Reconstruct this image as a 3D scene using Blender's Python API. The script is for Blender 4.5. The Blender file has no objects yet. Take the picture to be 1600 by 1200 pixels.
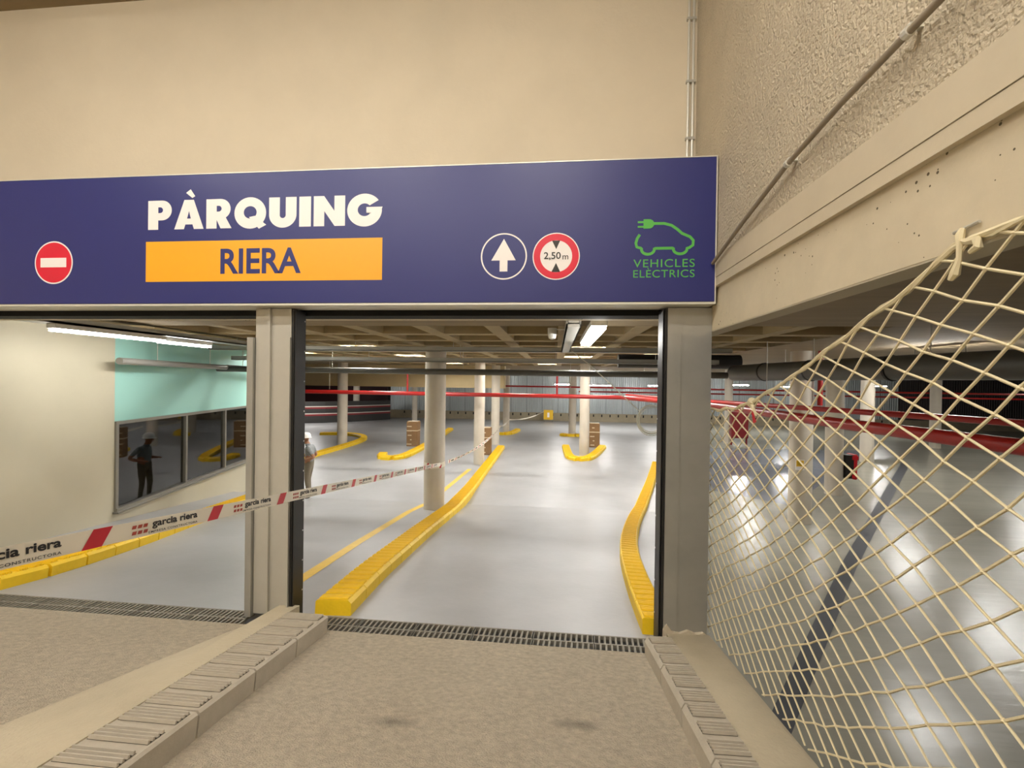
import bpy, bmesh, math, random
from mathutils import Vector, Matrix
random.seed(7)
S = bpy.context.scene
COL = S.collection
pi = math.pi

# ------------------------------------------------------------------ camera
def make_camera():
    f, yaw, pitch, roll = 690.0, math.radians(5.63), math.radians(-0.33), math.radians(0.8)
    F = Vector((-math.sin(yaw) * math.cos(pitch), math.cos(yaw) * math.cos(pitch), math.sin(pitch)))
    R0 = Vector((math.cos(yaw), math.sin(yaw), 0)); U0 = R0.cross(F)
    R = math.cos(roll) * R0 + math.sin(roll) * U0
    U = math.cos(roll) * U0 - math.sin(roll) * R0
    cd = bpy.data.cameras.new('camera'); co = bpy.data.objects.new('camera', cd); COL.objects.link(co)
    cd.sensor_width = 36; cd.lens = f / 1600 * 36; cd.clip_start = 0.05; cd.clip_end = 200
    M = Matrix((R, U, -F)).transposed().to_4x4(); M.translation = Vector((0, 0, 2.1))
    co.matrix_world = M
    S.camera = co
make_camera()
# ------------------------------------------------------------------ world, light levels, exposure
W = bpy.data.worlds.new('world'); S.world = W; W.use_nodes = True
W.node_tree.nodes['Background'].inputs[0].default_value = (1.0, 0.93, 0.82, 1)
W.node_tree.nodes['Background'].inputs[1].default_value = 0.05
S.view_settings.view_transform = 'Standard'; S.view_settings.look = 'None'
S.view_settings.gamma = 1.0; S.view_settings.use_curve_mapping = False
S.view_settings.exposure = 0.22
L_IN, L_FAR, L_FRONT = 36.0, 215.0, 90.0       # radiance of the luminaires: lanes, back hall, ramp hall

# ------------------------------------------------------------------ helpers
def lin(h):
    h = h.lstrip('#'); c = [int(h[i:i + 2], 16) / 255 for i in (0, 2, 4)]
    return tuple(x / 12.92 if x <= .04045 else ((x + .055) / 1.055) ** 2.4 for x in c)
def mat(name, col, rough=.6, metal=0., var=0., vscale=3., bump=0., bscale=40., emit=0., spec=.5, stretch=None, detail=6, col2=None):
    m = bpy.data.materials.new(name); m.use_nodes = True
    nt = m.node_tree; b = nt.nodes['Principled BSDF']
    if isinstance(col, str): col = lin(col)
    b.inputs['Base Color'].default_value = (*col, 1); b.inputs['Roughness'].default_value = rough
    b.inputs['Metallic'].default_value = metal; b.inputs['Specular IOR Level'].default_value = spec
    if emit:
        b.inputs['Emission Color'].default_value = (*col, 1); b.inputs['Emission Strength'].default_value = emit
    if var or bump:
        tc = nt.nodes.new('ShaderNodeTexCoord'); src = tc.outputs['Object']
        if stretch:
            mp = nt.nodes.new('ShaderNodeMapping'); mp.inputs['Scale'].default_value = stretch
            nt.links.new(src, mp.inputs[0]); src = mp.outputs[0]
    if var:
        n = nt.nodes.new('ShaderNodeTexNoise'); n.inputs['Scale'].default_value = vscale; n.inputs['Detail'].default_value = detail
        n.inputs['Roughness'].default_value = .62
        nt.links.new(src, n.inputs['Vector'])
        r = nt.nodes.new('ShaderNodeValToRGB'); r.color_ramp.elements[0].position = .3; r.color_ramp.elements[1].position = .7
        c2 = lin(col2) if col2 else tuple(x * (1 - var) for x in col)
        r.color_ramp.elements[0].color = (*c2, 1); r.color_ramp.elements[1].color = (*[min(1, x * (1 + var * .35)) for x in col], 1)
        nt.links.new(n.outputs['Fac'], r.inputs[0]); nt.links.new(r.outputs[0], b.inputs['Base Color'])
    if bump:
        n2 = nt.nodes.new('ShaderNodeTexNoise'); n2.inputs['Scale'].default_value = bscale; n2.inputs['Detail'].default_value = 5
        nt.links.new(src, n2.inputs['Vector'])
        bp = nt.nodes.new('ShaderNodeBump'); bp.inputs['Strength'].default_value = bump; bp.inputs['Distance'].default_value = .03
        nt.links.new(n2.outputs['Fac'], bp.inputs['Height']); nt.links.new(bp.outputs[0], b.inputs['Normal'])
    return m
ORG = {}
def org(o): return ORG.get(o.name, Vector((0, 0, 0))) if o else Vector((0, 0, 0))
def tag(o, label=None, cat=None, group=None, kind=None):
    if label: o['label'] = label
    if cat: o['category'] = cat
    if group: o['group'] = group
    if kind: o['kind'] = kind
    return o
class MB:
    """collects geometry in world coordinates; build() links it as one mesh object"""
    def __init__(s): s.v = []; s.f = []
    def add(s, v, f):
        k = len(s.v); s.v += [Vector(p) for p in v]; s.f += [tuple(i + k for i in q) for q in f]; return s
    def box(s, x0, x1, y0, y1, z0, z1):
        return s.add([(x0, y0, z0), (x1, y0, z0), (x1, y1, z0), (x0, y1, z0), (x0, y0, z1), (x1, y0, z1), (x1, y1, z1), (x0, y1, z1)],
                     [(0, 3, 2, 1), (4, 5, 6, 7), (0, 1, 5, 4), (1, 2, 6, 5), (2, 3, 7, 6), (3, 0, 4, 7)])
    def hexa(s, b, t):       # four bottom points (ccw from above), four top points
        return s.add(list(b) + list(t), [(0, 3, 2, 1), (4, 5, 6, 7), (0, 1, 5, 4), (1, 2, 6, 5), (2, 3, 7, 6), (3, 0, 4, 7)])
    def obox(s, c, ax, ay, az):    # oriented box: centre and half-axis vectors
        c = Vector(c); ax = Vector(ax); ay = Vector(ay); az = Vector(az)
        return s.hexa([c - ax - ay - az, c + ax - ay - az, c + ax + ay - az, c - ax + ay - az],
                      [c - ax - ay + az, c + ax - ay + az, c + ax + ay + az, c - ax + ay + az])
    def tube(s, pts, r, n=10, cap=True, closed=False):
        pts = [Vector(p) for p in pts]; rs = r if isinstance(r, (list, tuple)) else [r] * len(pts)
        k0 = len(s.v); up = None; m = len(pts)
        for i, p in enumerate(pts):
            if closed: t = pts[(i + 1) % m] - pts[i - 1]
            else: t = pts[min(i + 1, m - 1)] - pts[max(i - 1, 0)]
            t.normalize()
            if up is None:
                up = Vector((0, 0, 1)) if abs(t.z) < .9 else Vector((1, 0, 0))
            a = t.cross(up).normalized(); up = a.cross(t).normalized()
            for j in range(n):
                w = 2 * pi * j / n; s.v.append(p + (a * math.cos(w) + up * math.sin(w)) * rs[i])
        for i in range(m if closed else m - 1):
            i2 = (i + 1) % m
            for j in range(n):
                s.f.append((k0 + i * n + j, k0 + i * n + (j + 1) % n, k0 + i2 * n + (j + 1) % n, k0 + i2 * n + j))
        if cap and not closed:
            s.f.append(tuple(k0 + j for j in range(n))[::-1]); s.f.append(tuple(k0 + (m - 1) * n + j for j in range(n)))
        return s
    def lathe(s, c, prof, n=24):    # prof: (radius, z)
        k0 = len(s.v)
        for r, z in prof:
            for j in range(n):
                w = 2 * pi * j / n; s.v.append(Vector((c[0] + r * math.cos(w), c[1] + r * math.sin(w), c[2] + z)))
        for i in range(len(prof) - 1):
            for j in range(n):
                s.f.append((k0 + i * n + j, k0 + i * n + (j + 1) % n, k0 + (i + 1) * n + (j + 1) % n, k0 + (i + 1) * n + j))
        s.f.append(tuple(k0 + j for j in range(n))[::-1]); s.f.append(tuple(k0 + (len(prof) - 1) * n + j for j in range(n)))
        return s
    def prism(s, poly, y0, y1):     # polygon in (x, z) pushed along y
        n = len(poly); k0 = len(s.v)
        s.v += [Vector((x, y0, z)) for x, z in poly] + [Vector((x, y1, z)) for x, z in poly]
        s.f.append(tuple(range(k0, k0 + n))); s.f.append(tuple(range(k0 + 2 * n - 1, k0 + n - 1, -1)))
        for i in range(n):
            j = (i + 1) % n; s.f.append((k0 + i, k0 + n + i, k0 + n + j, k0 + j))
        return s
    def build(s, name, m, parent=None, smooth=False, bevel=0., kind=None, label=None):
        o0 = org(parent)
        me = bpy.data.meshes.new(name); me.from_pydata([tuple(v - o0) for v in s.v], [], s.f); me.update()
        bm = bmesh.new(); bm.from_mesh(me); bmesh.ops.recalc_face_normals(bm, faces=bm.faces); bm.to_mesh(me); bm.free()
        o = bpy.data.objects.new(name, me); COL.objects.link(o)
        ORG[o.name] = o0
        if m: me.materials.append(m)
        if smooth:
            for p in me.polygons: p.use_smooth = True
            try: me.set_sharp_from_angle(angle=math.radians(40))
            except Exception: pass
        if bevel:
            b = o.modifiers.new('bevel', 'BEVEL'); b.width = bevel; b.segments = 2; b.limit_method = 'ANGLE'
        if parent: o.parent = parent
        if kind: o['kind'] = kind
        if label: o['label'] = label
        return o
def thing(name, loc, label, cat, group=None):
    o = bpy.data.objects.new(name, None); COL.objects.link(o); o.location = loc; o.empty_display_size = .1
    ORG[o.name] = Vector(loc); tag(o, label, cat, group); return o
def copy_tree(o, parent=None, loc=None):
    c = o.copy(); COL.objects.link(c); c.parent = parent
    if loc is not None: c.location = loc
    for ch in o.children: copy_tree(ch, c)
    return c

# ------------------------------------------------------------------ materials
M = {}
M['plaster'] = mat('cream_plaster', '#d8cbb2', .75, var=.07, vscale=1.2, bump=.06, bscale=30)
M['rough_plaster'] = mat('rough_plaster', '#cbbda3', .85, var=.12, vscale=2.5, bump=.9, bscale=55)
M['strip'] = mat('smooth_render', '#c9bca2', .8, var=.08, vscale=3, bump=.1, bscale=20)
M['beam'] = mat('pitted_concrete', '#cfc2a6', .8, var=.08, vscale=5, bump=.12, bscale=25)
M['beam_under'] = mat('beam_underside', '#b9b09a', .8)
M['ramp'] = mat('brushed_ramp_concrete', '#d0c2a9', .9, var=.26, vscale=26, bump=1.0, bscale=110, stretch=(.9, 1.3, 1), detail=12)
M['hump'] = mat('trowelled_concrete', '#bdb095', .75, var=.14, vscale=2.5, bump=.22, bscale=45)
M['lane'] = mat('grey_lane_floor', '#a2a2a2', .38, var=.14, vscale=.9, bump=.05, bscale=14, detail=10)
M['park'] = mat('glossy_parking_floor', '#98968a', .25, var=.12, vscale=.7, bump=.14, bscale=3.2, stretch=(.5, 3.0, 1))
M['park_blue'] = mat('bluish_grey_floor', '#787c86', .2, var=.08, vscale=.9)
M['strip_dark'] = mat('dark_floor_strip', '#33363b', .55)
M['ceil'] = mat('board_marked_ceiling', '#8f7d5f', .85, var=.2, vscale=1.5, bump=.1, bscale=12, stretch=(.4, 3, 1))
M['rib'] = mat('ceiling_rib', '#a8957080'[:7], .85, var=.12, vscale=2)
M['col'] = mat('column_paint', '#cfc6b6', .6, var=.06, vscale=3)
M['wallL'] = mat('left_plaster', '#c4bda6', .6, var=.05, vscale=1.2, bump=.05, bscale=9)
M['turq'] = mat('turquoise_paint', '#9fd2c8', .6)
M['yellow'] = mat('yellow_kerb_paint', '#f2ca1c', .5, var=.10, vscale=6, bump=.1, bscale=40)
M['yline'] = mat('yellow_line_paint', '#e0b92e', .5, var=.12, vscale=8)
M['kerb'] = mat('grey_kerb_block', '#b5ab99', .8, var=.12, vscale=8, bump=.1, bscale=60)
M['galv'] = mat('galvanised_steel', '#c3c0b6', .35, metal=.35, var=.10, vscale=2.5)
M['galv_dull'] = mat('galvanised_dull', '#b0afa9', .30, metal=.5, var=.15, vscale=2)
M['alu'] = mat('aluminium_trim', '#d8d5c8', .4, metal=.3)
M['black'] = mat('black_guide', '#1d1c1b', .45)
M['void'] = mat('dark_slot', '#0b0a0a', .8)
M['screw'] = mat('screw_head', '#d8d8d8', .3, metal=.6)
M['navy'] = mat('navy_vinyl', '#272c6c', .40, bump=.03, bscale=5)
M['white'] = mat('white_vinyl', '#efe9e4', .4)
M['orange'] = mat('amber_vinyl', '#f3a91c', .4)
M['red'] = mat('red_vinyl', '#d81a36', .4)
M['blackv'] = mat('black_vinyl', '#26241f', .45)
M['green'] = mat('green_vinyl', '#55b04a', .4)
M['tape'] = mat('tape_film', '#ece4d2', .35)
M['tape_red'] = mat('tape_red', '#c4182c', .35)
M['tape_ink'] = mat('tape_ink', '#1e1c1c', .5)
M['tape_logo'] = mat('tape_logo_red', '#a8402e', .5)
M['rope'] = mat('net_rope', '#dccfaa', .8)
M['pipe_red'] = mat('red_pipe_enamel', '#a41c18', .38)
M['pipe_black'] = mat('black_pipe', '#5a5852', .42, var=.15, vscale=3)
M['pipe_grey'] = mat('grey_pipe', '#8b8983', .35)
M['tray'] = mat('cable_tray', '#a8a8a2', .4, metal=.4)
M['tray_d'] = mat('cable_trunking', '#b8b7b0', .45, metal=.2)
M['sheet'] = mat('corrugated_sheet', '#b5bcbd', .38, metal=.5, var=.15, vscale=1.2, stretch=(1, 1, .2))
M['sheet_d'] = mat('dark_sheet', '#3c3635', .5, metal=.1)
M['lowwall'] = mat('low_concrete_wall', '#9a8f78', .85, var=.15, vscale=2)
M['stripe_black'] = mat('striped_wall_black', '#2c2a28', .5)
M['stripe_red'] = mat('striped_wall_red', '#7c1f24', .5)
M['stripe_white'] = mat('striped_wall_white', '#c9c2b8', .5)
M['maroon'] = mat('maroon_wall', '#351416', .6)
M['card'] = mat('cardboard', '#8a6a47', .8, var=.12, vscale=4)
M['card_tape'] = mat('packing_tape', '#cbb898', .5)
M['lamp_body'] = mat('lamp_housing', '#d6d4cc', .5)
M['cable'] = mat('pale_cable', '#d9d6c6', .5)
M['winframe'] = mat('window_frame', '#8b8880', .4, metal=.6)
M['booth'] = mat('booth_wall', '#6d685e', .8)
M['booth_floor'] = mat('booth_floor', '#9a988f', .5)
M['dark_cab'] = mat('dark_cabinet', '#25221f', .6)
M['skin'] = mat('skin', '#a5765a', .6)
M['shirt'] = mat('grey_check_shirt', '#8d9294', .8, var=.35, vscale=30)
M['khaki'] = mat('khaki_trousers', '#7c7261', .85)
M['boots'] = mat('dark_boots', '#2a2622', .7)
M['hoodie'] = mat('dark_hoodie', '#23262d', .85)
M['dtrous'] = mat('dark_trousers', '#191a1c', .85)
M['helmet'] = mat('white_helmet', '#f0efea', .35)
M['helmet_g'] = mat('grey_helmet', '#80858a', .4)
M['sign_y'] = mat('yellow_placard', '#e3b62a', .5)
M['cab_red'] = mat('dark_red_cabinet', '#7a1419', .5)
M['ext_red'] = mat('bright_red_box', '#d0202a', .4)
def lampmat(name, col, L):
    m = mat(name, (1, 1, 1), .5); b = m.node_tree.nodes['Principled BSDF']
    b.inputs['Emission Color'].default_value = (*col, 1); b.inputs['Emission Strength'].default_value = L; return m
M['lamp_in'] = lampmat('lamp_diffuser', (1, .975, .93), L_IN)
M['lamp_mid'] = lampmat('added_coffer_diffuser', (1, .975, .93), 185)  # for the unseen lamps added in the coffers
M['lamp_bay'] = lampmat('bay_lamp_diffuser', (1, .98, .94), 120)
M['lamp_far'] = lampmat('hall_lamp_diffuser', (1, .98, .95), L_FAR)
M['lamp_front'] = lampmat('ramp_lamp_diffuser', (1, .955, .89), L_FRONT)
def glassmat():
    m = bpy.data.materials.new('window_glass'); m.use_nodes = True; nt = m.node_tree; nt.nodes.clear()
    o = nt.nodes.new('ShaderNodeOutputMaterial'); mx = nt.nodes.new('ShaderNodeMixShader')
    t = nt.nodes.new('ShaderNodeBsdfTransparent'); t.inputs[0].default_value = (.80, .82, .80, 1)
    g = nt.nodes.new('ShaderNodeBsdfGlossy'); g.inputs['Roughness'].default_value = .02; g.inputs[0].default_value = (.9, .9, .9, 1)
    fr = nt.nodes.new('ShaderNodeFresnel'); fr.inputs[0].default_value = 1.75
    nt.links.new(fr.outputs[0], mx.inputs[0]); nt.links.new(t.outputs[0], mx.inputs[1]); nt.links.new(g.outputs[0], mx.inputs[2])
    nt.links.new(mx.outputs[0], o.inputs[0]); return m
M['glass'] = glassmat()
def add_pits(m):
    nt = m.node_tree; b = nt.nodes['Principled BSDF']; prev = b.inputs['Base Color'].links[0].from_socket
    tc = nt.nodes.new('ShaderNodeTexCoord'); vo = nt.nodes.new('ShaderNodeTexVoronoi'); vo.inputs['Scale'].default_value = 30; vo.inputs['Randomness'].default_value = 1
    nt.links.new(tc.outputs['Object'], vo.inputs['Vector'])
    n = nt.nodes.new('ShaderNodeTexNoise'); n.inputs['Scale'].default_value = 3; nt.links.new(tc.outputs['Object'], n.inputs['Vector'])
    mr = nt.nodes.new('ShaderNodeMapRange'); mr.inputs[1].default_value = .42; mr.inputs[2].default_value = .68; mr.inputs[3].default_value = .0; mr.inputs[4].default_value = .24
    nt.links.new(n.outputs['Fac'], mr.inputs[0])
    lt = nt.nodes.new('ShaderNodeMath'); lt.operation = 'LESS_THAN'; nt.links.new(vo.outputs['Distance'], lt.inputs[0]); nt.links.new(mr.outputs[0], lt.inputs[1])
    mx = nt.nodes.new('ShaderNodeMixRGB'); mx.inputs[2].default_value = (*lin('#5d5442'), 1)
    nt.links.new(lt.outputs[0], mx.inputs[0]); nt.links.new(prev, mx.inputs[1]); nt.links.new(mx.outputs[0], b.inputs['Base Color'])
add_pits(M['beam'])
# two oily tyre stains in the ramp concrete
def add_stains(m, spots):
    nt = m.node_tree; b = nt.nodes['Principled BSDF']; prev = b.inputs['Base Color'].links[0].from_socket
    tc = nt.nodes.new('ShaderNodeTexCoord')
    for (x, y, rx, ry) in spots:
        mp = nt.nodes.new('ShaderNodeMapping'); mp.vector_type = 'POINT'
        mp.inputs['Location'].default_value = (-x / rx, -y / ry, 0); mp.inputs['Scale'].default_value = (1 / rx, 1 / ry, .0)
        nt.links.new(tc.outputs['Object'], mp.inputs[0])
        n = nt.nodes.new('ShaderNodeTexNoise'); n.inputs['Scale'].default_value = 9
        nt.links.new(tc.outputs['Object'], n.inputs['Vector'])
        ln = nt.nodes.new('ShaderNodeVectorMath'); ln.operation = 'LENGTH'; nt.links.new(mp.outputs[0], ln.inputs[0])
        ad = nt.nodes.new('ShaderNodeMath'); ad.operation = 'ADD'; nt.links.new(ln.outputs['Value'], ad.inputs[0]); nt.links.new(n.outputs['Fac'], ad.inputs[1])
        mr = nt.nodes.new('ShaderNodeMapRange'); mr.inputs[1].default_value = .55; mr.inputs[2].default_value = 1.5; mr.inputs[3].default_value = .5; mr.inputs[4].default_value = 0
        nt.links.new(ad.outputs[0], mr.inputs[0])
        mx = nt.nodes.new('ShaderNodeMixRGB'); mx.inputs[2].default_value = (*lin('#4d463c'), 1)
        nt.links.new(mr.outputs[0], mx.inputs[0]); nt.links.new(prev, mx.inputs[1]); prev = mx.outputs[0]
    nt.links.new(prev, b.inputs['Base Color'])
add_stains(M['ramp'], [(-.89, 2.37, .16, .06), (.16, 2.5, .16, .06)])

# ------------------------------------------------------------------ levels
GY, RS, LS, ZP, ZC = 3.67, .15, .13, -.9, 2.85       # gate line, ramp slope, lane slope, parking level, ceiling
def zr(y): return RS * (GY - y)                       # ramp outside
def zl(y): return max(ZP, -LS * (y - GY))             # lane inside
YE = GY + .9 / LS                                     # where the lane reaches the parking level

# ------------------------------------------------------------------ setting
def slab(name, m, quad, t=.12, kind='structure', parent=None):
    b = MB(); b.hexa([(x, y, z - t) for x, y, z in quad], quad); return b.build(name, m, parent, kind=kind)
ramp = slab('floor_ramp', M['ramp'], [(-7.5, -4, zr(-4)), (1.24, -4, zr(-4)), (1.24, 3.46, zr(3.46)), (-7.5, 3.46, zr(3.46))], .25)
# retaining side of the ramp
b = MB(); b.hexa([(1.14, -4, ZP), (1.24, -4, ZP), (1.24, 3.46, ZP), (1.14, 3.46, ZP)], [(1.14, -4, zr(-4) - .02), (1.239, -4, zr(-4) - .02), (1.239, 3.46, zr(3.46) - .02), (1.14, 3.46, zr(3.46) - .02)])
b.build('wall_ramp_side', M['hump'], kind='structure')
# lane: sloping bed then level, right edge follows the curved kerb
redge = [(3.72, 1.24), (4.6, 1.30), (6.0, 1.40), (7.1, 1.60), (8.7, 2.0), (YE, 2.45)]
b = MB(); n = len(redge)
top = [(-10.5, y, zl(y)) for y, x in redge] + [(x, y, zl(y)) for y, x in redge]
bot = [(x, y, ZP - .05) for x, y, z in top]
b.add(top + bot, [(i, i + n, i + n + 1, i + 1) for i in range(n - 1)] + [(i + n, i + 3 * n, i + 3 * n + 1, i + n + 1) for i in range(n - 1)] + [(0, 2 * n, 3 * n, n)])
b.build('floor_lane', M['lane'], kind='structure')
q_ = [(-30, YE - .02), (2.45, YE - .02), (11.8, 36), (-30, 36)]
b = MB(); b.hexa([(x, y, ZP - .2) for x, y in q_], [(x, y, ZP + .001) for x, y in q_]); b.build('floor_lane_level', M['lane'], kind='structure')
b = MB(); b.box(1.24, 48, -5, 36, ZP - .2, ZP - .001); b.build('floor_parking', M['park'], kind='structure')
trench = MB(); trench.box(-6.4, .86, 3.46, 3.72, -.22, -.12); trench.build('floor_drain_channel', M['void'], kind='structure')
# front hall walls
b = MB(); b.box(-8.5, 1.2, 4.05, 4.25, ZC - .02, 6.1); wf = b.build('wall_front', M['plaster'], kind='structure')
b = MB(); b.box(1.2, 1.45, -5, 4.25, 3.05, 6.1); wr = b.build('wall_right', M['rough_plaster'], kind='structure')
b = MB(); b.box(1.185, 1.45, -5, 4.2, 2.905, 3.05); b.box(1.188, 1.45, -5, 4.2, 2.84, 2.902)
b.build('render_strip', M['strip'], wr)
b = MB(); b.box(1.215, 1.34, -5, 4.2, 2.52, 2.84); b.build('beam', M['beam'], wr)
b = MB(); b.box(1.217, 1.338, -5, 4.2, 2.512, 2.52); b.build('beam_soffit', M['beam_under'], wr)
b = MB(); b.box(-8.5, 1.45, -5, 4.25, 5.86, 6.1); b.build('ceiling_ramp_hall', M['ceil'], kind='structure')
b = MB(); b.box(-8.6, -8.4, -5, 4.25, -.4, 6.1); b.build('wall_ramp_left', M['plaster'], kind='structure')
b = MB(); b.box(-8.5, 1.45, -5.2, -5.0, 0, 6.1); b.build('wall_ramp_rear', M['plaster'], kind='structure')
# parking ceiling: flat slab around a coffered bay
cf = (-9.0, 4.2, 5.95, 20.5)     # coffered bay x0,x1,y0,y1
b = MB(); x0, x1, y0, y1 = cf
b.box(1.34, 48, -5, 4.25, ZC, 3.2); b.box(-30, 48, 4.25, y0, ZC, 3.2)
b.box(-30, x0, y0, y1, ZC, 3.2); b.box(x1, 48, y0, y1, ZC, 3.2); b.box(-30, 48, y1, 36, ZC, 3.2); b.box(x0, x1, y0, y1, 3.07, 3.2)
ceil = b.build('ceiling', M['ceil'], kind='structure')
nx, ny = 13, 13
for i in range(1, nx):
    x = x0 + (x1 - x0) * i / nx; MB().box(x - .11, x + .11, y0, y1, ZC, 3.07).build('ceiling_rib', M['rib'], ceil)
for j in range(1, ny):
    y = y0 + (y1 - y0) * j / ny; MB().box(x0, x1, y - .12, y + .12, ZC + .002, 3.07).build('ceiling_rib', M['rib'], ceil)
# deep beam across the far bay
MB().box(-18, -2.5, 21.6, 22.1, 1.75, ZC).build('beam_cross', mat('beige_beam', '#cdb98e', .8, var=.06), ceil)

# ------------------------------------------------------------------ left wall with the glazed booth
UX, UY = -.2283, .9736                                # direction of the wall, away from the ramp
def wl(s, d, z): return Vector((-6.477 + UX * s - UY * d, 3.9 + UY * s + UX * d, z))   # along, behind, height
def wbox(s0, s1, d0, d1, z0, z1, b=None):
    b = b or MB()
    return b.hexa([wl(s0, d0, z0), wl(s1, d0, z0), wl(s1, d1, z0), wl(s0, d1, z0)], [wl(s0, d0, z1), wl(s1, d0, z1), wl(s1, d1, z1), wl(s0, d1, z1)])
SW0, SW1, ZW0, ZW1 = 2.634, 7.60, -.10, 1.36
b = wbox(0, SW0, 0, .2, -1.0, ZC); wbox(SW0, 9.0, 0, .2, -1.0, ZW0, b); wbox(SW1, 9.0, 0, .2, ZW0, ZW1, b)
wleft = b.build('wall_left', M['wallL'], kind='structure')
wbox(SW0, 9.0, .03, .2, ZW1, ZC).build('turquoise_panel', M['turq'], wleft, label='turquoise painted wall above the booth window')
wbox(9.0, 9.2, 0, 4, -1.0, ZC).build('wall_booth_end', M['booth'], kind='structure')
wbox(0, 9.0, 3.4, 3.6, -1, ZC).build('wall_booth_back', M['booth'], kind='structure')
wbox(.0, .2, .2, 3.4, -1, ZC).build('wall_booth_near', M['booth'], kind='structure')
wbox(.2, 9.0, .2, 3.4, -1.0, -.88).build('floor_booth', M['booth_floor'], kind='structure')
wbox(5.6, 8.8, 3.3, 3.39, .1, 2.4).build('maroon_panel', M['maroon'], wleft)
win = bpy.data.objects.new('window_1', None); COL.objects.link(win); win.location = wl(SW0, 0, ZW0); ORG[win.name] = win.location.copy()
tag(win, 'long aluminium framed booth window in the left wall', None, kind='structure')
fw = .05
b = wbox(SW0, SW1, -.03, .10, ZW1 - fw, ZW1); wbox(SW0, SW1, -.05, .10, ZW0, ZW0 + fw, b)
b.build('window_frame', M['winframe'], win)
ms = [SW0 + .03, 4.545, 6.104, SW1 - .03]
for s in ms: wbox(s - .03, s + .03, -.028, .09, ZW0 + fw, ZW1 - fw).build('mullion', M['winframe'], win)
for i in range(3): wbox(ms[i] + .03, ms[i + 1] - .03, .02, .03, ZW0 + fw, ZW1 - fw).build('pane', M['glass'], win)
wbox(SW0 - .03, SW1 + .03, -.09, .0, ZW0 - .03, ZW0).build('window_sill', M['winframe'], win)

# ------------------------------------------------------------------ back of the hall
wb = MB(); wb.box(-30, 48, 34.2, 34.5, ZP, -.28); wback = wb.build('wall_back', M['lowwall'], kind='structure')
MB().box(-30, 48, 34.42, 34.6, -.28, ZC).build('backing', M['sheet_d'], wback)
def sheet_mesh():
    b = MB(); w, n, d = 1.2, 8, .035; pts = []
    for i in range(n):
        x = w * i / n; s = w / n
        pts += [(x, 0), (x + s * .35, 0), (x + s * .5, d), (x + s * .85, d)]
    pts.append((w, 0)); k = len(pts)
    b.add([(x, 34.40 - y, -.28) for x, y in pts] + [(x, 34.40 - y, 2.6) for x, y in pts], [(i, i + 1, i + 1 + k, i + k) for i in range(k - 1)])
    return b
s0 = sheet_mesh().build('sheet_panel', M['sheet'], wback)
s0.location.x = -13.2
for i in range(1, 31):
    c = s0.copy(); COL.objects.link(c); c.location.x = -13.2 + 1.22 * i; c.location.y = .012 * (i % 2)
for i in range(60):                                   # weep slots along the low wall
    MB().box(-12 + .62 * i, -12 + .62 * i + .09, 34.18, 34.25, -.52, -.34).build('slot', M['void'], wback)
for i in range(18):
    c = s0.copy(); c.data = s0.data if i else s0.data.copy()
    if i == 0: c.data.materials[0] = M['sheet_d']; dd = c.data
    c.data = dd; COL.objects.link(c); c.location.x = 24.7 + 1.22 * i
# curved striped ramp wall at the far left
arc = [(-24, 25.5), (-20, 26.6), (-17.5, 27.6), (-15.6, 28.7), (-13.9, 30.3), (-12.4, 32.3)]
def ribbon(pts, z0, z1, off, th):
    b = MB(); k = len(pts); v = []
    for i, (x, y) in enumerate(pts):
        a = pts[max(i - 1, 0)]; c = pts[min(i + 1, k - 1)]; dx, dy = c[0] - a[0], c[1] - a[1]; l = math.hypot(dx, dy); nx_, ny_ = dy / l, -dx / l
        for o_ in (off, off - th): v += [(x + nx_ * o_, y + ny_ * o_, z0), (x + nx_ * o_, y + ny_ * o_, z1)]
    f = []
    for i in range(k - 1):
        p = 4 * i; q = p + 4; f += [(p, q, q + 1, p + 1), (p + 2, p + 3, q + 3, q + 2), (p + 1, q + 1, q + 3, p + 3), (p, p + 2, q + 2, q)]
    f += [(0, 1, 3, 2), (4 * k - 4, 4 * k - 2, 4 * k - 1, 4 * k - 3)]
    return b.add(v, f)
wst = ribbon(arc, ZP, .55, 0, .25).build('wall_curved', M['stripe_black'], kind='structure')
for z in (-.42, .06):
    ribbon(arc, z, z + .12, .012, .02).build('red_band', M['stripe_red'], wst)
    ribbon(arc, z + .12, z + .18, .014, .02).build('white_band', M['stripe_white'], wst)
MB().box(-30, -13.3, 34.0, 34.15, ZP, ZC).build('wall_back_left', M['maroon'], kind='structure')
MB().box(47, 48, -5, 36, ZP, ZC).build('wall_far_right', M['lowwall'], kind='structure')
MB().box(-30.2, -30, 4, 36, ZP, ZC).build('wall_far_left', M['lowwall'], kind='structure')
MB().box(-30, -8.4, 4.1, 4.3, -1, ZC).build('wall_near_left', M['lowwall'], kind='structure')

# ------------------------------------------------------------------ columns
def column(x, y, d, label, z0=ZP):
    o = MB().lathe((x, y, 0), [(d / 2, z0 - .02), (d / 2, ZC)], 28).build('column', M['col'], smooth=True)
    tag(o, label, 'column', 'round concrete columns of the hall'); return o
column(-2.674, 9.673, .46, 'thick beige round column with barrier tape wrapped round it', zl(9.673))
column(-2.721, 15.754, .38, 'beige round column beside a tall brown carton on the divider')
column(-2.828, 20.857, .40, 'beige round column just behind the brown carton on the divider')
column(-2.875, 25.998, .38, 'slim beige column in a small curved yellow kerb with tape tied on')
column(-9.657, 19.29, .44, 'pale column inside the hooked yellow kerb before the striped wall')
column(-10.05, 30.9, .38, 'far pale column behind the brown carton near the striped wall')
column(-14.46, 31, .45, 'column rising behind the striped curved wall')
column(.992, 25.555, .42, 'far beige column standing on a short yellow kerb')
column(1.203, 18.285, .40, 'beige round column inside the wide yellow kerb with open end')
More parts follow.
